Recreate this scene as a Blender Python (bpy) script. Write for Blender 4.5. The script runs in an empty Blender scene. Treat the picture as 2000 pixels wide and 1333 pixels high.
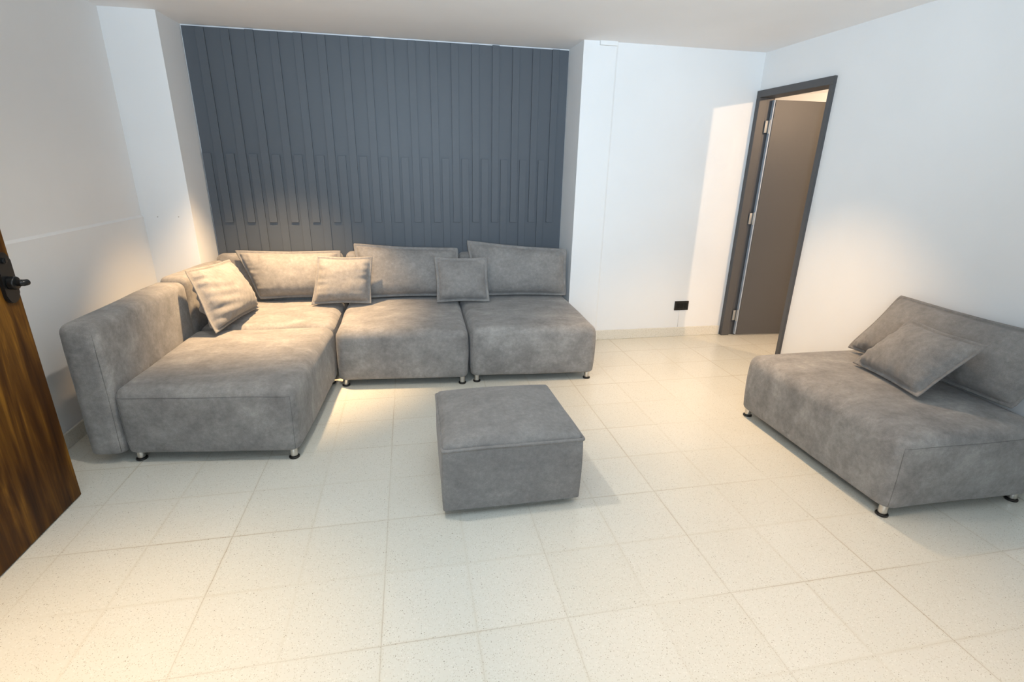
import bpy, bmesh, math, random
from mathutils import Vector, Matrix, noise
random.seed(7)
S = bpy.context.scene
COL = S.collection

# ------------------------------------------------------------------ camera
cam = bpy.data.cameras.new('camera')
cam.sensor_fit = 'HORIZONTAL'; cam.sensor_width = 36.0
cam.lens = 36.0 * 989.5 / 2000.0
cam.clip_start = 0.02
cam_o = bpy.data.objects.new('camera', cam); COL.objects.link(cam_o)
P_, R_, Y_ = 0.3340, 0.02115, 0.2002          # pitch down, roll, yaw to the right
fw = Vector((math.sin(Y_)*math.cos(P_), math.cos(Y_)*math.cos(P_), -math.sin(P_)))
rt = Vector((math.cos(Y_), -math.sin(Y_), 0)); up = rt.cross(fw)
rr = math.cos(R_)*rt + math.sin(R_)*up; uu = -math.sin(R_)*rt + math.cos(R_)*up
M = Matrix((rr, uu, -fw)).transposed().to_4x4(); M.translation = Vector((0, 0, 1.5087))
cam_o.matrix_world = M
S.camera = cam_o

# ------------------------------------------------------------------ view, world, lights
S.view_settings.view_transform = 'Standard'; S.view_settings.look = 'None'
S.view_settings.gamma = 1.0; S.view_settings.use_curve_mapping = False
S.view_settings.exposure = 0.0
w = bpy.data.worlds.new('world'); S.world = w; w.use_nodes = True
w.node_tree.nodes['Background'].inputs[0].default_value = (0.75, 0.85, 1.0, 1)
w.node_tree.nodes['Background'].inputs[1].default_value = 0.3

def area(name, loc, target, sx, sy, power, color):
    l = bpy.data.lights.new(name, 'AREA'); l.shape = 'RECTANGLE'; l.size = sx; l.size_y = sy
    l.energy = power; l.color = color
    o = bpy.data.objects.new(name, l); COL.objects.link(o); o.location = loc
    d = Vector(target) - Vector(loc); o.rotation_euler = d.to_track_quat('-Z', 'Y').to_euler()
    return o
def spot(name, loc, power, color, angle=80, blend=0.7, radius=0.035, target=None):
    l = bpy.data.lights.new(name, 'SPOT'); l.energy = power; l.color = color
    l.spot_size = math.radians(angle); l.spot_blend = blend; l.shadow_soft_size = radius
    o = bpy.data.objects.new(name, l); COL.objects.link(o); o.location = loc
    if target:
        d = Vector(target) - Vector(loc); o.rotation_euler = d.to_track_quat('-Z', 'Y').to_euler()
    return o
WARM = (1.0, 0.68, 0.38); COOL = (0.74, 0.88, 1.0)
area('cool_fill', (-0.10, -1.72, 1.70), (0.4, 4.2, 2.8), 2.2, 1.2, 56, COOL)  # added cool fill behind the camera; no window is built there
spot('bounced_flash', (0.05, -0.20, 1.72), 520, (0.69, 0.855, 1.0), 104, 1.0, 0.06, target=(0.50, 1.8, 2.42))
spot('downlight_corner', (-0.80, 3.64, 2.40), 700, (1.0, 0.66, 0.35), 68, 1.0, 0.05, target=(-0.99, 3.86, 0.4))
spot('downlight_door', (1.82, 2.88, 2.40), 240, (1.0, 0.66, 0.36), 80, 1.0, target=(2.10, 2.92, 0.3))
spot('downlight_entry', (-1.15, 1.00, 2.40), 205, (1.0, 0.62, 0.26), 62, 1.0)
spot('downlight_front', (1.30, 0.90, 2.40), 125, (1.0, 0.60, 0.26), 64, 1.0)
spot('downlight_centre', (-0.40, 2.02, 2.40), 66, (1.0, 0.90, 0.76), 155, 0.8)
spot('hall_light', (4.55, 1.20, 2.34), 240, (1.0, 0.68, 0.42), 170, 0.3, 0.03, target=(3.0, 3.6, 0.6))
spot('hall_ceiling_fill', (4.35, 4.90, 1.95), 60, (1.0, 0.74, 0.52), 160, 0.5, 0.05, target=(4.6, 5.6, 2.42))  # unseen fill added to brighten the next room's ceiling and far wall

# ------------------------------------------------------------------ materials
def mat(name, rough=0.6, spec=0.4, metal=0.0, color=(0.5, 0.5, 0.5)):
    m = bpy.data.materials.new(name); m.use_nodes = True
    b = m.node_tree.nodes['Principled BSDF']
    b.inputs['Base Color'].default_value = (*color, 1); b.inputs['Roughness'].default_value = rough
    b.inputs['Metallic'].default_value = metal; b.inputs['Specular IOR Level'].default_value = spec
    return m, m.node_tree, b
class NT:
    def __init__(s, nt): s.t = nt
    def n(s, typ, **kw):
        x = s.t.nodes.new(typ)
        ins = kw.pop('ins', {})
        for k, v in kw.items(): setattr(x, k, v)
        for k, v in ins.items():
            if isinstance(v, bpy.types.NodeSocket): s.t.links.new(v, x.inputs[k])
            else: x.inputs[k].default_value = v
        return x
    def math(s, op, a, b=None, c=None, clamp=False):
        x = s.t.nodes.new('ShaderNodeMath'); x.operation = op; x.use_clamp = clamp
        for i, v in enumerate((a, b, c)):
            if v is None: continue
            if isinstance(v, bpy.types.NodeSocket): s.t.links.new(v, x.inputs[i])
            else: x.inputs[i].default_value = v
        return x.outputs[0]
    def ramp(s, fac, stops, interp='LINEAR'):
        x = s.t.nodes.new('ShaderNodeValToRGB'); s.t.links.new(fac, x.inputs[0]); r = x.color_ramp
        r.interpolation = interp
        while len(r.elements) < len(stops): r.elements.new(0.5)
        for e, (p, c) in zip(r.elements, stops):
            e.position = p; e.color = (*c, 1) if len(c) == 3 else c
        return x.outputs[0]
    def mix(s, fac, a, b, mode='MIX'):
        x = s.t.nodes.new('ShaderNodeMix'); x.data_type = 'RGBA'; x.blend_type = mode
        for k, v in ((0, fac), (6, a), (7, b)):
            if isinstance(v, bpy.types.NodeSocket): s.t.links.new(v, x.inputs[k])
            elif k == 0: x.inputs[0].default_value = v
            else: x.inputs[k].default_value = (*v, 1)
        return x.outputs[2]
    def mix_f(s, fac, a, b):
        return s.math('ADD', s.math('MULTIPLY', s.math('SUBTRACT', 1.0, fac), a), s.math('MULTIPLY', fac, b))
    def bump(s, h, strength, dist, bsdf):
        x = s.n('ShaderNodeBump', ins={'Height': h, 'Strength': strength, 'Distance': dist})
        s.t.links.new(x.outputs[0], bsdf.inputs['Normal'])

def m_paint(name, color, rough=0.7, amp=0.10):
    m, nt, b = mat(name, rough, 0.3); N = NT(nt)
    g = N.n('ShaderNodeNewGeometry').outputs['Position']
    n1 = N.n('ShaderNodeTexNoise', ins={'Vector': g, 'Scale': 1.7, 'Detail': 3.0}).outputs['Fac']
    c = N.ramp(n1, [(0.3, tuple(x*(1-amp*0.35) for x in color)), (0.7, color)])
    nt.links.new(c, b.inputs['Base Color'])
    n2 = N.n('ShaderNodeTexNoise', ins={'Vector': g, 'Scale': 60.0, 'Detail': 4.0}).outputs['Fac']
    n3 = N.n('ShaderNodeTexNoise', ins={'Vector': g, 'Scale': 5.0, 'Detail': 2.0}).outputs['Fac']
    N.bump(N.math('ADD', N.math('MULTIPLY', n2, 0.12), n3), 0.25, 0.006, b)
    return m
M_WALL = m_paint('white_wall_paint', (0.79, 0.80, 0.805))
M_CEIL = m_paint('ceiling_paint', (0.86, 0.865, 0.875), 0.85)
M_SLATE = m_paint('slate_grey_paint', (0.086, 0.098, 0.114), 0.50)
M_DOOR = m_paint('dark_grey_door_paint', (0.085, 0.085, 0.088), 0.38)

def m_floor():
    m, nt, b = mat('terrazzo_tiles', 0.22, 0.5); N = NT(nt)
    T = 0.32; OX = 0.4809; OY = -4.0705
    g = N.n('ShaderNodeNewGeometry').outputs['Position']
    sp = N.n('ShaderNodeSeparateXYZ', ins={0: g})
    # slightly wobbling joints
    wn = N.n('ShaderNodeTexNoise', ins={'Vector': g, 'Scale': 9.0, 'Detail': 3.0}).outputs['Fac']
    wob = N.math('MULTIPLY', N.math('SUBTRACT', wn, 0.5), 0.012)
    u = N.math('ADD', N.math('DIVIDE', sp.outputs[0], T), OX); v = N.math('ADD', N.math('DIVIDE', sp.outputs[1], T), OY)
    u = N.math('ADD', u, wob); v = N.math('ADD', v, wob)
    def edge(x):
        f = N.math('FRACT', N.math('ADD', x, 40.5)); return N.math('ABSOLUTE', N.math('SUBTRACT', f, 0.5))
    eu, ev = edge(u), edge(v)
    e = N.math('MINIMUM', eu, ev)
    line = N.math('SUBTRACT', 1.0, N.math('DIVIDE', e, 0.0085), clamp=True)
    halo = N.math('SUBTRACT', 1.0, N.math('DIVIDE', e, 0.035), clamp=True)
    # some joints are dirtier than others: strength per joint + along-joint noise
    jn = N.n('ShaderNodeTexNoise', ins={'Vector': g, 'Scale': 1.3, 'Detail': 2.0}).outputs['Fac']
    js = N.ramp(jn, [(0.35, (0.22,)*3), (0.65, (1.0,)*3)])
    # every fourth-ish joint along Y stronger
    vrow = N.n('ShaderNodeTexWhiteNoise', noise_dimensions='1D', ins={'W': N.math('ROUND', v)}).outputs[0]
    urow = N.n('ShaderNodeTexWhiteNoise', noise_dimensions='1D', ins={'W': N.math('ADD', N.math('ROUND', u), 31.0)}).outputs[0]
    isv = N.math('LESS_THAN', ev, eu)
    rs = N.math('ADD', N.math('MULTIPLY', isv, vrow), N.math('MULTIPLY', N.math('SUBTRACT', 1.0, isv), urow))
    par = N.math('LESS_THAN', N.math('ABSOLUTE', N.math('SUBTRACT', N.math('FRACT', N.math('MULTIPLY', N.math('ROUND', N.math('ADD', N.mix_f(isv, u, v), 40.0)), 0.5)), 0.0)), 0.25)
    rs = N.math('MULTIPLY', N.math('ADD', N.math('MULTIPLY', rs, 0.35), 0.65), N.math('ADD', N.math('MULTIPLY', par, 0.68), 0.28))
    lf = N.math('MULTIPLY', N.math('MULTIPLY', line, js), rs)
    hf = N.math('MULTIPLY', N.math('MULTIPLY', halo, js), 0.16)
    # tile tone
    idv = N.n('ShaderNodeCombineXYZ', ins={0: N.math('FLOOR', u), 1: N.math('FLOOR', v)})
    wt = N.n('ShaderNodeTexWhiteNoise', noise_dimensions='2D', ins={'Vector': idv.outputs[0]}).outputs[0]
    base = N.mix(wt, (0.638, 0.628, 0.562), (0.658, 0.650, 0.588))
    big = N.n('ShaderNodeTexNoise', ins={'Vector': g, 'Scale': 2.2, 'Detail': 4.0, 'Roughness': 0.6}).outputs['Fac']
    base = N.mix(N.math('MULTIPLY', big, 0.30), base, (0.52, 0.51, 0.44))
    # terrazzo chips: pale cloud, brown-grey grains of two sizes
    warp = N.n('ShaderNodeTexNoise', ins={'Vector': g, 'Scale': 70.0, 'Detail': 2.0})
    wv = N.n('ShaderNodeVectorMath', operation='MULTIPLY_ADD', ins={0: warp.outputs['Color'], 1: (0.008, 0.008, 0.0), 2: g}).outputs[0]
    def grains(scale, thr, dens, soft):
        vo = N.n('ShaderNodeTexVoronoi', ins={'Vector': wv, 'Scale': scale, 'Randomness': 1.0})
        pick = N.math('LESS_THAN', N.n('ShaderNodeSeparateColor', ins={0: vo.outputs['Color']}).outputs[0], dens)
        return N.math('MULTIPLY', N.math('DIVIDE', N.math('SUBTRACT', thr, vo.outputs['Distance']), soft, clamp=True), pick), vo
    g1, v1 = grains(105.0, 0.22, 0.30, 0.12)
    g2, v2 = grains(200.0, 0.34, 0.50, 0.14)
    g3, v3 = grains(140.0, 0.40, 0.30, 0.2)
    base = N.mix(N.math('MULTIPLY', g3, 0.35), base, (0.80, 0.79, 0.74))
    base = N.mix(N.math('MULTIPLY', g2, 0.55), base, (0.33, 0.29, 0.20))
    base = N.mix(N.math('MULTIPLY', g1, 0.80), base, (0.19, 0.165, 0.12))
    base = N.mix(hf, base, (0.42, 0.33, 0.18))
    base = N.mix(N.math('MULTIPLY', lf, 0.62), base, (0.24, 0.17, 0.09))
    nt.links.new(base, b.inputs['Base Color'])
    b.inputs['Roughness'].default_value = 0.24
    h = N.math('SUBTRACT', 1.0, lf)
    N.bump(h, 0.30, 0.002, b)
    return m
M_FLOOR = m_floor()

def m_skirt():
    m, nt, b = mat('terrazzo_skirting', 0.4, 0.4); N = NT(nt)
    g = N.n('ShaderNodeNewGeometry').outputs['Position']
    n1 = N.n('ShaderNodeTexNoise', ins={'Vector': g, 'Scale': 130.0, 'Detail': 3.0}).outputs['Fac']
    c = N.ramp(n1, [(0.34, (0.58, 0.55, 0.46)), (0.46, (0.68, 0.65, 0.57)), (0.7, (0.72, 0.69, 0.62))])
    nt.links.new(c, b.inputs['Base Color']); return m
M_SKIRT = m_skirt()

def m_fabric(name, k=1.08, mott=1.0):
    m, nt, b = mat(name, 0.95, 0.12); N = NT(nt)
    tc = N.n('ShaderNodeNewGeometry').outputs['Position']
    wn = N.n('ShaderNodeTexNoise', ins={'Vector': tc, 'Scale': 2.6, 'Detail': 2.0})
    wv = N.n('ShaderNodeVectorMath', operation='MULTIPLY_ADD', ins={0: wn.outputs['Color'], 1: (0.22, 0.22, 0.16), 2: tc}).outputs[0]
    mp = N.n('ShaderNodeMapping', ins={'Vector': wv, 'Scale': (1.0, 1.6, 1.3)}).outputs[0]
    n1 = N.n('ShaderNodeTexNoise', ins={'Vector': mp, 'Scale': 5.5, 'Detail': 7.0, 'Roughness': 0.62}).outputs['Fac']
    n2 = N.n('ShaderNodeTexNoise', ins={'Vector': tc, 'Scale': 42.0, 'Detail': 5.0, 'Roughness': 0.7}).outputs['Fac']
    n3 = N.n('ShaderNodeTexNoise', ins={'Vector': tc, 'Scale': 330.0, 'Detail': 2.0}).outputs['Fac']
    f = N.math('ADD', N.math('MULTIPLY', n1, 0.62*mott), N.math('ADD', N.math('MULTIPLY', n2, 0.34), N.math('MULTIPLY', n3, 0.20)))
    f = N.math('ADD', f, 0.5 - 0.5*(0.62*mott + 0.54))
    c = N.ramp(f, [(0.34, (0.145*k, 0.139*k, 0.135*k)), (0.46, (0.195*k, 0.188*k, 0.182*k)),
                   (0.54, (0.232*k, 0.224*k, 0.216*k)), (0.66, (0.310*k, 0.300*k, 0.286*k))])
    nt.links.new(c, b.inputs['Base Color'])
    b.inputs['Sheen Weight'].default_value = 0.18; b.inputs['Sheen Roughness'].default_value = 0.5
    # woven nap
    wx = N.n('ShaderNodeTexWave', wave_type='BANDS', bands_direction='X', ins={'Vector': tc, 'Scale': 95.0, 'Distortion': 3.0, 'Detail': 2.0}).outputs['Fac']
    wz = N.n('ShaderNodeTexWave', wave_type='BANDS', bands_direction='Z', ins={'Vector': tc, 'Scale': 95.0, 'Distortion': 3.0, 'Detail': 2.0}).outputs['Fac']
    h = N.math('ADD', N.math('MULTIPLY', N.math('ADD', wx, wz), 0.25), N.math('ADD', n3, N.math('MULTIPLY', n2, 1.5)))
    N.bump(h, 0.35, 0.002, b)
    return m
M_FAB = m_fabric('grey_chenille')
M_FAB2 = m_fabric('grey_chenille_cushion', 1.05, 0.5)
M_SEAM = m_fabric('grey_chenille_seam', 0.75)
M_FAB3 = m_fabric('grey_chenille_ottoman', 0.95, 0.55)

def m_wood():
    m, nt, b = mat('dark_stained_wood', 0.5, 0.18); N = NT(nt)
    g = N.n('ShaderNodeNewGeometry').outputs['Position']
    mp = N.n('ShaderNodeMapping', ins={'Vector': g, 'Scale': (11.0, 11.0, 1.5)}).outputs[0]
    n0 = N.n('ShaderNodeTexNoise', ins={'Vector': mp, 'Scale': 1.0, 'Detail': 4.0, 'Distortion': 1.4}).outputs['Fac']
    mp2 = N.n('ShaderNodeMapping', ins={'Vector': g, 'Scale': (75.0, 75.0, 2.2)}).outputs[0]
    n1 = N.n('ShaderNodeTexNoise', ins={'Vector': mp2, 'Scale': 1.0, 'Detail': 6.0, 'Roughness': 0.65}).outputs['Fac']
    f = N.math('ADD', N.math('MULTIPLY', n0, 0.72), N.math('MULTIPLY', n1, 0.28))
    c = N.ramp(f, [(0.34, (0.022, 0.007, 0.0010)), (0.47, (0.055, 0.020, 0.0022)), (0.58, (0.105, 0.043, 0.005)), (0.72, (0.25, 0.115, 0.014))])
    nt.links.new(c, b.inputs['Base Color']); N.bump(n1, 0.2, 0.001, b); return m
M_WOOD = m_wood()
M_CHROME = mat('brushed_chrome', 0.28, 0.5, 1.0, (0.62, 0.60, 0.57))[0]
M_GAPLIGHT = mat('painted_gap_light', 0.5, 0.4, 0.2, (0.42, 0.48, 0.56))[0]  # blue-grey tone painted in for light through the door's hinge gap
M_BRASS = mat('hinge_metal', 0.5, 0.5, 0.5, (0.36, 0.37, 0.37))[0]
M_BLACK = mat('black_plastic', 0.45, 0.4, 0.0, (0.014, 0.013, 0.012))[0]
M_BLKMET = mat('black_satin_metal', 0.3, 0.5, 0.3, (0.010, 0.011, 0.012))[0]
M_LINE = mat('pale_plaster_line', 0.5, 0.4, 0.0, (0.74, 0.74, 0.74))[0]
M_HOLE = mat('wall_plug_grey', 0.7, 0.2, 0.0, (0.42, 0.40, 0.38))[0]

# ------------------------------------------------------------------ object helpers
def tag(o, label=None, cat=None, group=None, kind=None):
    if label: o['label'] = label
    if cat: o['category'] = cat
    if group: o['group'] = group
    if kind: o['kind'] = kind
    return o
def thing(name, loc, label, cat, group=None, kind=None):
    o = bpy.data.objects.new(name, None); COL.objects.link(o); o.location = loc
    o.empty_display_size = 0.1
    return tag(o, label, cat, group, kind)
def wloc(o):
    v = Vector(o.location)
    while o.parent: o = o.parent; v += o.location
    return v
def obj(name, bm, material, parent=None, loc=None, smooth=False, angle=None, label=None):
    """bm in world coordinates -> one mesh object; origin at loc (or the parent's base)."""
    me = bpy.data.meshes.new(name)
    base = wloc(parent) if parent else Vector((0, 0, 0))
    l = Vector(loc) if loc is not None else base.copy()
    bmesh.ops.recalc_face_normals(bm, faces=bm.faces[:])
    bmesh.ops.translate(bm, verts=bm.verts[:], vec=-l)
    bm.to_mesh(me); bm.free()
    mats = material if isinstance(material, (list, tuple)) else [material]
    for x in mats: me.materials.append(x)
    if smooth:
        for p in me.polygons: p.use_smooth = True
        if angle: me.set_sharp_from_angle(angle=math.radians(angle))
    o = bpy.data.objects.new(name, me); COL.objects.link(o)
    o.parent = parent; o.location = l - base
    if label: o['label'] = label
    return o
def bx(bm, x0, x1, y0, y1, z0, z1, bev=0.0, seg=2):
    r = bmesh.ops.create_cube(bm, size=1.0); vs = r['verts']
    for v in vs:
        v.co = Vector(((x0+x1)/2 + v.co.x*(x1-x0), (y0+y1)/2 + v.co.y*(y1-y0), (z0+z1)/2 + v.co.z*(z1-z0)))
    if bev:
        es = list({e for v in vs for e in v.link_edges})
        bmesh.ops.bevel(bm, geom=es, offset=bev, segments=seg, profile=0.5, affect='EDGES')
    return bm
def box(*a, **k): return bx(bmesh.new(), *a, **k)
def prism(bm, quad, z0, z1):
    lo = [bm.verts.new((x, y, z0)) for x, y in quad]; hi = [bm.verts.new((x, y, z1)) for x, y in quad]
    n = len(quad)
    bm.faces.new(lo[::-1]); bm.faces.new(hi)
    for i in range(n): bm.faces.new((lo[i], lo[(i+1) % n], hi[(i+1) % n], hi[i]))
    return bm
def cyl(bm, c, r, h, axis='Z', seg=28, r2=None, bev=0.0):
    res = bmesh.ops.create_cone(bm, cap_ends=True, segments=seg, radius1=r, radius2=r if r2 is None else r2, depth=h)
    rot = {'Z': Matrix(), 'X': Matrix.Rotation(math.pi/2, 4, 'Y'), 'Y': Matrix.Rotation(-math.pi/2, 4, 'X')}[axis]
    bmesh.ops.transform(bm, matrix=Matrix.Translation(c) @ rot, verts=res['verts'])
    if bev:
        es = [e for e in {e for v in res['verts'] for e in v.link_edges} if len(e.link_faces) == 2 and e.calc_face_angle(0) > 1.0]
        bmesh.ops.bevel(bm, geom=es, offset=bev, segments=3, profile=0.5, affect='EDGES')
    return bm
def tube(bm, pts, r, seg=8, closed=False):
    rings = []; n = len(pts)
    for i, p in enumerate(pts):
        a = pts[(i-1) % n] if (closed or i > 0) else pts[i]; b = pts[(i+1) % n] if (closed or i < n-1) else pts[i]
        t = (Vector(b) - Vector(a)).normalized()
        s = t.cross(Vector((0, 0, 1)));
        if s.length < 1e-3: s = t.cross(Vector((1, 0, 0)))
        s.normalize(); q = s.cross(t)
        rings.append([bm.verts.new(Vector(p) + r*(math.cos(2*math.pi*k/seg)*s + math.sin(2*math.pi*k/seg)*q)) for k in range(seg)])
    for i in range(n if closed else n-1):
        A, B = rings[i], rings[(i+1) % n]
        for k in range(seg): bm.faces.new((A[k], A[(k+1) % seg], B[(k+1) % seg], B[k]))
    if not closed:
        bm.faces.new(rings[0][::-1]); bm.faces.new(rings[-1])
    return bm

# ---- upholstered block: rounded box over a free footprint quad (fl, fr, br, bl)
def samples(h, r, n):
    a = [h - r + r*math.sin(math.radians(t)) for t in (90, 72, 54, 36, 18)]
    inner = [(-1 + 2*i/n)*(h-r) for i in range(n+1)]
    return sorted(set([-x for x in a] + inner + a))
class Block:
    def __init__(s, quad, z0, z1, r=0.04, rv=None, crown=0.0, bulge=0.0, sag=0.0, amp=0.004, seed=0, flare=0.0):
        s.q = [Vector((x, y, 0)) for x, y in quad]; s.z0, s.z1, s.r = z0, z1, r
        s.W = ((s.q[1]-s.q[0]).length + (s.q[2]-s.q[3]).length)/2; s.D = ((s.q[3]-s.q[0]).length + (s.q[2]-s.q[1]).length)/2
        s.H = z1 - z0; s.crown, s.bulge, s.amp, s.seed, s.flare = crown, bulge, amp, seed, flare
        s.rv = rv or r
    def place(s, p):
        """p in centred box coordinates -> world"""
        hx, hy, hz = s.W/2, s.D/2, s.H/2
        r = s.r
        q = Vector((max(-hx+r, min(hx-r, p.x)), max(-hy+r, min(hy-r, p.y)), max(-hz+r*0.35, min(hz-r, p.z))))
        d = p - q
        if d.length > 1e-9:
            # ellipsoidal lower edge (small radius), round upper edge
            rz = r if d.z >= 0 else r*0.35
            e = Vector((d.x/r, d.y/r, d.z/rz)); e.normalize()
            p2 = q + Vector((e.x*r, e.y*r, e.z*rz))
        else: p2 = p.copy()
        if d.length <= 1e-9 and abs(p.z) < hz - 1e-6: p2 = p.copy()
        u, v, t = p2.x/hx, p2.y/hy, p2.z/hz
        if p2.z > 0: p2.z += s.crown * max(0, 1-u*u)**0.8 * max(0, 1-v*v)**0.8 * min(1, p2.z/hz)**4
        bl = s.bulge * max(0, 1-t*t)
        fl = s.flare * (t+1)/2
        p2.x += (bl + fl) * u * abs(u)**3; p2.y += (bl + fl) * v * abs(v)**3
        u, v = (p2.x/hx + 1)/2, (p2.y/hy + 1)/2
        b = s.q[0]*(1-u)*(1-v) + s.q[1]*u*(1-v) + s.q[2]*u*v + s.q[3]*(1-u)*v
        w_ = Vector((b.x, b.y, (s.z0+s.z1)/2 + p2.z))
        n = noise.noise_vector(w_*3.2 + Vector((s.seed*7.3, 0, 0))) * s.amp
        if p2.z < -hz + 0.06: n.z *= 0.2
        return w_ + n
    def mesh(s, n=16):
        hx, hy, hz = s.W/2, s.D/2, s.H/2
        X, Y, Z = samples(hx, s.r, n), samples(hy, s.r, n), samples(hz, min(s.r, hz*0.9), max(6, n//2))
        bm = bmesh.new(); cache = {}
        def V(x, y, z):
            k = (round(x, 5), round(y, 5), round(z, 5))
            if k not in cache: cache[k] = bm.verts.new(s.place(Vector((x, y, z))))
            return cache[k]
        def grid(A, B, f):
            for i in range(len(A)-1):
                for j in range(len(B)-1):
                    try: bm.faces.new((f(A[i], B[j]), f(A[i+1], B[j]), f(A[i+1], B[j+1]), f(A[i], B[j+1])))
                    except ValueError: pass
        for zz in (-hz, hz): grid(X, Y, lambda a, b: V(a, b, zz))
        for yy in (-hy, hy): grid(X, Z, lambda a, b: V(a, yy, b))
        for xx in (-hx, hx): grid(Y, Z, lambda a, b: V(xx, a, b))
        return bm
    def ring(s, zfrac_from_top, off=0.0, n=24):
        """points around the outside of the block at a given distance below the top"""
        hx, hy, hz = s.W/2, s.D/2, s.H/2; z = hz - zfrac_from_top; pts = []
        X = samples(hx, s.r, n); Y = samples(hy, s.r, n)
        loop = [(x, -hy) for x in X] + [(hx, y) for y in Y[1:]] + [(x, hy) for x in X[::-1][1:]] + [(-hx, y) for y in Y[::-1][1:-1]]
        for x, y in loop:
            p = s.place(Vector((x, y, z))); c = s.place(Vector((x*0.9, y*0.9, z)))
            pts.append(p)
        out = [pts[0]]
        for p in pts[1:]:
            if (p - out[-1]).length > 0.004: out.append(p)
        return out

def leg(parent, x, y, top):
    r = 0.019
    l = obj('leg', cyl(bmesh.new(), (x, y, (0.012 + top)/2), r, top - 0.012, bev=0.002), M_CHROME, parent, (x, y, 0), True, 40, 'short chrome leg')
    obj('foot_pad', cyl(bmesh.new(), (x, y, 0.0055), 0.027, 0.011, bev=0.004), M_BLACK, l, (x, y, 0), True, 40, 'black round foot pad')
def feet(parent, quad, inset=0.042, top=0.06):
    c = sum((Vector(p) for p in quad), Vector((0, 0)))/4
    for p in quad:
        d = c - Vector(p); q = Vector(p) + Vector((math.copysign(inset, d.x), math.copysign(inset, d.y)))
        leg(parent, q.x, q.y, top)
def seam(parent, blk, face, r=0.0016, side_only=False):
    """stitched seam round one end panel of a block: face is 'y-', 'x+' or 'x-'"""
    hx, hy, hz = blk.W/2, blk.D/2, blk.H/2; e = 0.014
    a = hx - e if face[0] == 'y' else hy - e; top = hz - blk.r*0.80
    path = [(-a, -hz + 0.02 + (top + hz - 0.02)*i/10) for i in range(11)] + [(-a + 2*a*i/24, top) for i in range(1, 25)] \
        + [(a, top - (top + hz - 0.02)*i/10) for i in range(1, 11)]
    if side_only: path = [(a, top - 0.01 - (top + hz - 0.03)*i/14) for i in range(15)]
    pts = []
    for t, z in path:
        p = {'y-': (t, -hy, z), 'x+': (hx, t, z), 'x-': (-hx, t, z)}[face]
        pts.append(blk.place(Vector(p)))
    return obj('seam', tube(bmesh.new(), pts, r, 8), M_SEAM, parent, None, True)

# ------------------------------------------------------------------ setting
XL, XR, YB, YA, ZC = -1.90, 2.92, 4.20, 4.56, 2.42
def st(name, bm, m, **k):
    o = obj(name, bm, m, **k); o['kind'] = 'structure'; return o
st('floor', box(-2.1, 5.9, -1.95, 7.7, -0.10, 0.0), M_FLOOR)
st('ceiling', box(-2.1, 5.9, -1.95, 7.7, ZC, ZC+0.10), M_CEIL)
# left wall with the shallow ledge at 1.1 m
bm = box(XL-0.12, XL, -1.9, 4.3, 0, ZC)
bx(bm, XL-0.02, XL+0.011, 1.55, 4.25, 0, 1.103)
vs = [bm.verts.new(c) for c in ((XL, 1.55, 1.103), (XL+0.011, 1.55, 1.103), (XL, 1.55, 1.117), (XL, 4.25, 1.103), (XL+0.011, 4.25, 1.103), (XL, 4.25, 1.117))]
for f in ((0, 1, 2), (3, 5, 4), (0, 3, 4, 1), (1, 4, 5, 2), (2, 5, 3, 0)): bm.faces.new([vs[i] for i in f])
st('wall_left', bm, M_WALL)
st('wall_near', box(-2.02, 3.04, -1.92, -1.80, 0, ZC), M_WALL)
st('wall_entry', box(XL, -1.66, 1.36, 1.46, 0, ZC), M_WALL)
# back wall: left pier, alcove back, right part with its pilaster
st('wall_back_left', prism(bmesh.new(), [(XL-0.02, YB), (-1.565, YB), (-1.548, YA+0.14), (XL-0.02, YA+0.14)], 0, ZC), M_WALL)
st('wall_back', box(-1.56, 1.37, YA, YA+0.12, 0, ZC), M_WALL)
bm = prism(bmesh.new(), [(1.36, YB-0.006), (1.625, YB-0.006), (1.640, YB), (XR+0.12, YB), (XR+0.12, YA+0.14), (1.352, YA+0.14)], 0, ZC)
bx(bm, 1.485, 1.625, YB-0.030, YB, ZC-0.030, ZC, bev=0.002)
st('wall_back_right', bm, M_WALL)
# right wall with the doorway
DY0, DY1, DZ = 3.41, 4.19, 2.09
bm = box(XR, XR+0.12, -1.9, 3.39, 0, ZC); bx(bm, XR, XR+0.12, 3.39, YB, 2.11, ZC)
st('wall_right', bm, M_WALL)
# next room behind the doorway
st('wall_hall_left', box(XR, XR+0.12, YA+0.14, 7.6, 0, ZC), M_WALL)
st('wall_hall_far', prism(bmesh.new(), [(4.10, 7.60), (5.45, 5.20), (5.60, 5.30), (4.25, 7.70)], 0, ZC), M_WALL)
st('wall_hall_right', box(5.45, 5.57, 0.2, 5.35, 0, ZC), M_WALL)
st('wall_hall_near', box(XR+0.12, 5.57, 0.1, 0.2, 0, ZC), M_WALL)
# skirting
st('baseboard_left', box(XL+0.012, XL+0.026, 1.47, YB, 0, 0.088, bev=0.003), M_SKIRT)
bm = box(1.645, 2.885, YB-0.014, YB, 0, 0.088, bev=0.003); bx(bm, 1.362, 1.645, YB-0.026, YB-0.011, 0, 0.094, bev=0.003)
st('baseboard_back', bm, M_SKIRT)
st('baseboard_right', box(XR-0.014, XR, -1.8, 3.37, 0, 0.085, bev=0.003), M_SKIRT)

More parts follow.
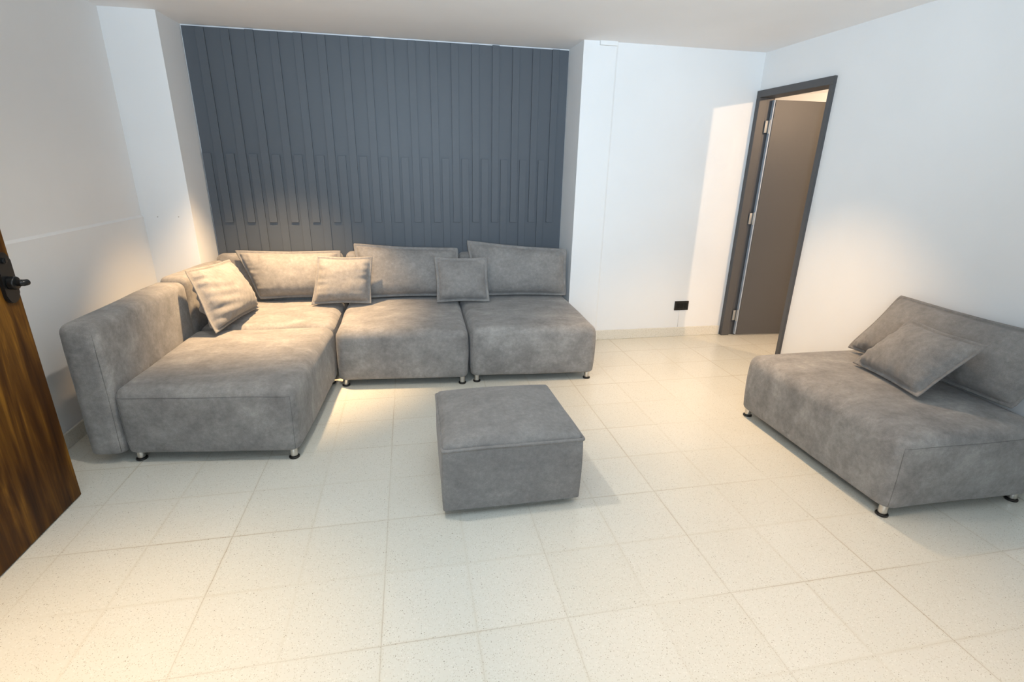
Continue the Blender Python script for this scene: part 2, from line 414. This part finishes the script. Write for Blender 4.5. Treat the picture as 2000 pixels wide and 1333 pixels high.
# panelled dark wall in the alcove
wp = thing('wall_panelling', (-0.10, YA, 0), 'slate grey panelled wall cladding with vertical battens in the alcove behind the sofa', 'wall panelling')
FRONT = YA - 0.012
obj('backing_board', prism(bmesh.new(), [(-1.546, FRONT), (1.350, FRONT), (1.350, YA), (-1.546, YA)], 0, ZC-0.010), M_SLATE, wp)
P0, PP = -1.432, 0.1665
for k in range(17):
    xc = P0 + 0.007 + PP*k
    jz = random.uniform(-0.012, -0.003)
    obj('long_batten', box(xc-0.029, xc+0.029, FRONT-0.017, FRONT, 1.028, ZC+jz-0.004, bev=0.0015), M_SLATE, wp, (xc, FRONT, 1.028))
for k in range(17):
    xc = P0 + 0.007 + PP*(k-0.53)
    obj('short_batten', box(xc-0.030, xc+0.030, FRONT-0.014, FRONT, 0.0, 1.553, bev=0.0015), M_SLATE, wp, (xc, FRONT, 0))

# ------------------------------------------------------------------ grey door to the next room
d1 = thing('door_1', (XR, 3.80, 0), 'dark grey door standing open inside its frame in the right wall', None, kind='structure')
fr = box(XR-0.022, XR+0.135, DY1-0.020, YB-0.001, 0, 2.0815, bev=0.002)      # far jamb
bx(fr, XR-0.022, XR+0.135, 3.372, 3.408, 0, 2.0815, bev=0.002)                 # near jamb
bx(fr, XR-0.022, XR+0.135, 3.372, YB-0.001, 2.082, 2.135, bev=0.002)           # head
bx(fr, XR-0.022, XR+0.055, DY1-0.038, DY1-0.019, 0, 2.082, bev=0.003)          # stop on the far jamb
obj('door_frame', fr, M_DOOR, d1)
# leaf, swung into the next room
ang = math.radians(-4.0); hx0, hy0 = 3.035, 4.128
def leafbox(x0, x1, y0, y1, z0, z1, bev=0.003):
    b = box(x0, x1, y0, y1, z0, z1, bev=bev)
    bmesh.ops.transform(b, matrix=Matrix.Translation((hx0, hy0, 0)) @ Matrix.Rotation(ang, 4, 'Z'), verts=b.verts[:]); return b
lf = obj('door_leaf', leafbox(0.0, 0.74, 0.0, 0.038, 0.012, 2.066), M_DOOR, d1, (hx0, hy0, 0))
obj('hinge_gap_light', leafbox(-0.011, -0.001, 0.004, 0.034, 0.012, 2.066, 0.001), M_GAPLIGHT, lf, (hx0, hy0, 0), label='pale strip coloured as light showing through the hinge gap')  # strip added to imitate the bright line of light beside the leaf
for z in (0.20, 1.10, 1.86):
    hb = box(2.982, 3.012, DY1-0.046, DY1-0.036, z-0.048, z+0.048, bev=0.001)
    cyl(hb, (3.016, DY1-0.054, z), 0.0065, 0.11, bev=0.001)
    obj('hinge', hb, M_BRASS, d1, (3.0, DY1-0.05, z), True, 40, 'metal butt hinge')

# ------------------------------------------------------------------ wooden entry door standing open at the left edge
d2 = thing('door_2', (-1.575, 1.50, 0), 'dark brown wooden door standing open at the left edge', None, kind='structure')
DX = -1.572
lf = obj('door_leaf', box(DX-0.040, DX, 1.50, 2.362, 0.006, 2.06, bev=0.0015), M_WOOD, d2)
bm = bmesh.new()
# tall rounded lock plate
pl = []
for i in range(17):
    a = math.pi*i/16; pl.append((2.308 + 0.036*math.cos(a), 1.115 + 0.036*math.sin(a)))
for i in range(17):
    a = math.pi + math.pi*i/16; pl.append((2.308 + 0.036*math.cos(a), 0.985 + 0.036*math.sin(a)))
lo = [bm.verts.new((DX, y, z)) for y, z in pl]; hi = [bm.verts.new((DX+0.014, y, z)) for y, z in pl]
bm.faces.new(lo[::-1]); top = bm.faces.new(hi)
for i in range(len(pl)): bm.faces.new((lo[i], lo[(i+1) % len(pl)], hi[(i+1) % len(pl)], hi[i]))
bmesh.ops.bevel(bm, geom=list(top.edges), offset=0.003, segments=2, affect='EDGES')
lp = obj('lock_plate', bm, M_BLKMET, d2, (DX, 2.308, 1.03), True, 40)
b2 = cyl(bmesh.new(), (DX+0.017, 2.306, 1.118), 0.012, 0.008, 'X', bev=0.001); bx(b2, DX+0.020, DX+0.0225, 2.304, 2.308, 1.110, 1.126)
obj('lock_cylinder', b2, M_BLKMET, lp, (DX, 2.306, 1.118), True, 40)
b3 = cyl(bmesh.new(), (DX+0.026, 2.306, 1.030), 0.026, 0.026, 'X', bev=0.005)
cyl(b3, (DX+0.050, 2.306, 1.030), 0.013, 0.030, 'X', bev=0.002)
tube(b3, [(DX+0.052, 2.300, 1.030), (DX+0.060, 2.305, 1.030), (DX+0.062, 2.312, 1.029), (DX+0.062, 2.322, 1.0285)], 0.0125, 14)
obj('lever_handle', b3, M_BLKMET, d2, (DX, 2.306, 1.03), True, 50, 'black lever handle')

# ------------------------------------------------------------------ small wall details
po = thing('power_outlet', (2.46, YB, 0.30), 'black rectangular power outlet low on the white wall left of the grey door', 'outlet')
obj('cover_plate', box(2.392, 2.532, YB-0.010, YB, 0.255, 0.343, bev=0.003), M_BLACK, po)
b = bmesh.new()
for xo in (2.425, 2.462, 2.499): bx(b, xo-0.016, xo+0.016, YB-0.0125, YB-0.009, 0.272, 0.326, bev=0.001)
obj('socket_insert', b, M_BLKMET, po)
b = tube(bmesh.new(), [(2.447, YB-0.002, 0.255), (2.449, YB-0.002, 0.20), (2.452, YB-0.003, 0.14), (2.450, YB-0.004, 0.094)], 0.0028, 8)  # thin raised tube standing in for a faint line in the plaster
tag(obj('plaster_line', b, M_LINE, None, (2.449, YB, 0.09), True), 'thin pale plaster line running down the wall from the black outlet', 'plaster_line')
for x, s in ((-1.796, 'left'), (-1.658, 'right')):
    b = cyl(bmesh.new(), (x, YB-0.001, 1.103), 0.004, 0.003, 'Y', 12)
    tag(obj('wall_plug', b, M_HOLE, None, (x, YB, 1.103), True, 40),
        'tiny grey plug in the white corner pier, %s one of the two' % s, 'wall plug', 'plugs in the corner pier')

# ------------------------------------------------------------------ sofa modules
ZB, ZS = 0.050, 0.418
def module(name, label, seat_q, backs, cat='sofa', seed=0, group='grey sofa modules along the walls', seams=('y-',), **kw):
    cx = sum(p[0] for p in seat_q)/4; cy = sum(p[1] for p in seat_q)/4
    t = thing(name, (cx, cy, 0), label, cat, group)
    args = dict(r=0.056, crown=0.018, bulge=0.006, amp=0.006, seed=seed); args.update(kw)
    s = Block(seat_q, ZB, ZS, **args)
    so = obj('seat', s.mesh(18), M_FAB, t, None, True)
    for f in seams: seam(so, s, f)
    for q, zt in backs:
        k = Block(q, ZB, zt, r=0.046, crown=0.006, bulge=0.004, amp=0.006, seed=seed+3)
        bo = obj('backrest', k.mesh(14), M_FAB, t, None, True)
        if seed == 1: seam(bo, k, 'y-', side_only=True)
    feet(t, seat_q)
    return t
module('sofa_module', 'grey sofa module nearest the wooden door, its low backrest along the left wall',
       [(-1.488, 2.618), (-0.622, 2.508), (-0.556, 3.570), (-1.452, 3.608)],
       [([(-1.662, 2.632), (-1.492, 2.618), (-1.458, 3.612), (-1.642, 3.622)], 0.752)], seed=1)
module('sofa_module', 'grey corner sofa module under the warm light, where the two sofa rows meet',
       [(-1.450, 3.634), (-0.566, 3.598), (-0.566, 4.372), (-1.438, 4.372)],
       [([(-1.645, 3.655), (-1.462, 3.643), (-1.450, 4.376), (-1.562, 4.185)], 0.765),
        ([(-1.530, 4.385), (-0.560, 4.385), (-0.560, 4.508), (-1.530, 4.508)], 0.790)], seed=2, seams=('x+',))
module('sofa_module', 'grey sofa module in the middle of the back row, right of the corner module',
       [(-0.536, 3.430), (0.368, 3.352), (0.388, 4.372), (-0.534, 4.372)],
       [([(-0.536, 4.385), (0.388, 4.385), (0.388, 4.508), (-0.536, 4.508)], 0.795)], seed=3, seams=('x+',))
module('sofa_module', 'grey sofa module at the right end of the back row beside the white pilaster',
       [(0.392, 3.372), (1.302, 3.312), (1.340, 4.362), (0.405, 4.372)],
       [([(0.402, 4.385), (1.336, 4.385), (1.336, 4.508), (0.402, 4.508)], 0.780)], seed=4, seams=('x+', 'x-'))
module('lounge_seat', 'wide grey armless seat against the right wall with two cushions on it',
       [(2.062, 1.556), (2.890, 1.545), (2.896, 2.640), (2.060, 2.645)], [], 'seat', 5, group=None, crown=0.024, r=0.060)

# ------------------------------------------------------------------ ottoman
oq = [(0.092, 1.905), (0.728, 1.906), (0.706, 2.475), (0.098, 2.480)]
ot = thing('ottoman', (0.40, 2.19, 0), 'square grey fabric ottoman standing alone in the middle of the floor', 'ottoman')
ob = Block(oq, 0.036, 0.352, r=0.014, bulge=0.004, amp=0.005, seed=9)
obj('base', ob.mesh(14), M_FAB3, ot, None, True)
tb = Block([(0.094, 1.907), (0.727, 1.908), (0.705, 2.474), (0.099, 2.479)], 0.325, 0.376, r=0.024, crown=0.046, amp=0.006, seed=10)
lid = obj('cushioned_top', tb.mesh(18), M_FAB3, ot, None, True)
pts = []
for px, py, a0 in ((0.697, 2.467, 0), (0.106, 2.472, 90), (0.101, 1.914, 180), (0.720, 1.915, 270)):
    for k in range(5):
        a = math.radians(a0 + 22.5*k); pts.append(Vector((px + 0.0085*math.cos(a), py + 0.0085*math.sin(a), 0)))
dense = []
for i, p in enumerate(pts):
    q = pts[(i+1) % len(pts)]; n = max(1, int((q-p).length/0.04))
    for k in range(n): dense.append(p.lerp(q, k/n))
for p in dense:
    p.z = 0.3475; w_ = noise.noise_vector(p*5.0)*0.004; p += Vector((w_.x, w_.y, w_.z*1.2))
obj('piping', tube(bmesh.new(), dense, 0.0078, 10, True), M_FAB3, lid, None, True)
for x, y in ((0.18, 2.00), (0.66, 1.975), (0.18, 2.40), (0.62, 2.40)):
    obj('leg', cyl(bmesh.new(), (x, y, 0.020), 0.022, 0.040, bev=0.003), M_BLACK, ot, (x, y, 0), True, 40, 'short black leg')

# ------------------------------------------------------------------ cushions
def cushion(label, quad, front=0.075, back=0.055, seed=0, group=None, name='cushion', fl=0.019, pull=0.014, wr=1.0, cat='cushion', sag=0.0, left_pucker=0.0):
    """quad: bottom-left, bottom-right, top-right, top-left corners (as seen from the front)"""
    bl, br, tr, tl = [Vector(p) for p in quad]
    nrm = ((br-bl).cross(tl-bl) + (tr-tl).cross(tr-br)).normalized()
    W = ((br-bl).length + (tr-tl).length)/2; H = ((tl-bl).length + (tr-br).length)/2
    nu, nv = int(W/0.0105), int(H/0.0105); nu += nu % 2; nv += nv % 2
    fu, fv = 1 - 2*fl/W, 1 - 2*fl/H
    cen = (bl+br+tr+tl)/4
    def coord(n, f):
        # extra rows around the stitched border
        k = n//2; a = [f*math.sin(math.pi/2*(i/k))**0.9 if i else 0.0 for i in range(k+1)]
        a = [f*(i/k) for i in range(k+1)] + [f + (1-f)*0.18, f + (1-f)*0.45, f + (1-f)*0.75, 1.0]
        return [-x for x in a[::-1][:-1]] + a
    U, V = coord(nu, fu), coord(nv, fv)
    sd = Vector((seed*3.7, seed*1.3, seed*5.1))
    def P(u, v, side):
        pu = u*(1 - pull*2.0/W*(1-v*v)); pv = v*(1 - pull*2.0/H*(1-u*u))
        a, b = (pu+1)/2, (pv+1)/2
        p = bl*(1-a)*(1-b) + br*a*(1-b) + tr*a*b + tl*(1-a)*b
        cc = (abs(u)*abs(v))**7
        p = cen + (p - cen)*(1 - 0.028*cc)
        cu, cv = abs(u)/fu, abs(v)/fv
        inside = cu < 1 and cv < 1
        x_, y_ = u*W/2, v*H/2
        q = Vector((x_, y_, side*0.35)) + sd
        if inside:
            e = ((1-cu**2.6)**0.50) * ((1-cv**2.6)**0.50)
            h = e * (front if side > 0 else back)
            # slump: fuller towards the bottom
            h *= 1 - 0.16*v - 0.05*noise.noise(q*3.0)
            # puckers running in from the seams
            dx, dy = (1-cu)*W/2, (1-cv)*H/2
            px = math.exp(-dx/0.055)*(1-math.exp(-dx/0.010)); py = math.exp(-dy/0.050)*(1-math.exp(-dy/0.010))
            pk = px*noise.noise(Vector((y_*30, seed+side, u))) + py*noise.noise(Vector((x_*30, seed+4+side, v)))
            if left_pucker and u < 0: pk += left_pucker*math.exp(-dx/0.16)*(1-math.exp(-dx/0.02))*noise.noise(Vector((y_*17 + x_*3, seed+9, side)))
            h += 0.020*wr*pk + 0.012*wr*e*noise.noise(q*5.0) + 0.005*wr*e*noise.noise(q*13.0)
            h = max(h, 0.0028)
        else:
            m = max((cu-1)/(1/fu-1) if cu > 1 else 0, (cv-1)/(1/fv-1) if cv > 1 else 0)
            h = 0.0024 + 0.0012*math.sin(math.pi*min(1, m)) if m < 0.999 else 0.0
            if m < 0.12: h = 0.0012
        wob = 0.008*noise.noise(Vector((x_*7, y_*7, seed*2.1)))*max(abs(u)**4, abs(v)**4)*wr
        return p + nrm*(side*h + wob)
    bm = bmesh.new()
    G = {}
    nU, nV = len(U), len(V)
    for s_ in (1, -1):
        for i in range(nU):
            for j in range(nV):
                border = i in (0, nU-1) or j in (0, nV-1)
                if s_ == -1 and border: G[(i, j, -1)] = G[(i, j, 1)]; continue
                G[(i, j, s_)] = bm.verts.new(P(U[i], V[j], 0.0001 if border else s_) if not border else P(U[i], V[j], 1))
    for s_ in (1, -1):
        for i in range(nU-1):
            for j in range(nV-1):
                f = (G[(i, j, s_)], G[(i+1, j, s_)], G[(i+1, j+1, s_)], G[(i, j+1, s_)])
                try: bm.faces.new(f if s_ > 0 else f[::-1])
                except ValueError: pass
    base = Vector((cen.x, cen.y, min(bl.z, br.z)))
    o = obj(name, bm, M_FAB2, None, base, True)
    return tag(o, label, cat, group)
BG = 'large cushions on the grey seats'; SG = 'small cushions on the grey seats'
cushion('large crumpled grey cushion tilted in the left corner against the side backrest',
        [(-1.252, 3.368, 0.445), (-1.149, 4.026, 0.445), (-1.320, 4.070, 0.815), (-1.400, 3.480, 0.850)], 0.110, 0.075, 1, BG, left_pucker=2.6, wr=1.3)
cushion('large oblong grey cushion at the left of the back row, brightest in the warm light',
        [(-1.207, 4.250, 0.450), (-0.560, 4.270, 0.440), (-0.558, 4.350, 0.826), (-1.372, 4.350, 0.836)], 0.115, 0.035, 2, BG)
cushion('large oblong grey cushion in the middle of the back row between the two small ones',
        [(-0.430, 4.250, 0.435), (0.415, 4.250, 0.430), (0.403, 4.350, 0.838), (-0.469, 4.350, 0.884)], 0.115, 0.035, 3, BG)
cushion('large oblong grey cushion at the right end of the back row beside the white pilaster',
        [(0.512, 4.230, 0.432), (1.325, 4.160, 0.432), (1.332, 4.230, 0.836), (0.459, 4.340, 0.904)], 0.115, 0.040, 4, BG)
cushion('small square grey cushion in warm light, left of the two on the back row',
        [(-0.790, 4.070, 0.440), (-0.323, 4.060, 0.437), (-0.293, 4.130, 0.812), (-0.721, 4.150, 0.818)], 0.085, 0.045, 5, SG)
cushion('small square grey cushion standing over the gap between the two right sofa modules',
        [(0.183, 4.030, 0.436), (0.626, 4.015, 0.436), (0.616, 4.100, 0.797), (0.174, 4.120, 0.807)], 0.085, 0.045, 6, SG)
cushion('large oblong grey cushion leaning on the right wall on the wide armless seat',
        [(2.700, 2.580, 0.450), (2.800, 1.675, 0.445), (2.868, 1.560, 0.830), (2.862, 2.456, 0.826)], 0.120, 0.030, 7, BG)
cushion('small square grey cushion slumped on the wide armless seat by the right wall',
        [(2.515, 2.340, 0.450), (2.440, 1.850, 0.450), (2.600, 1.730, 0.769), (2.680, 2.200, 0.757)], 0.080, 0.040, 8, SG)
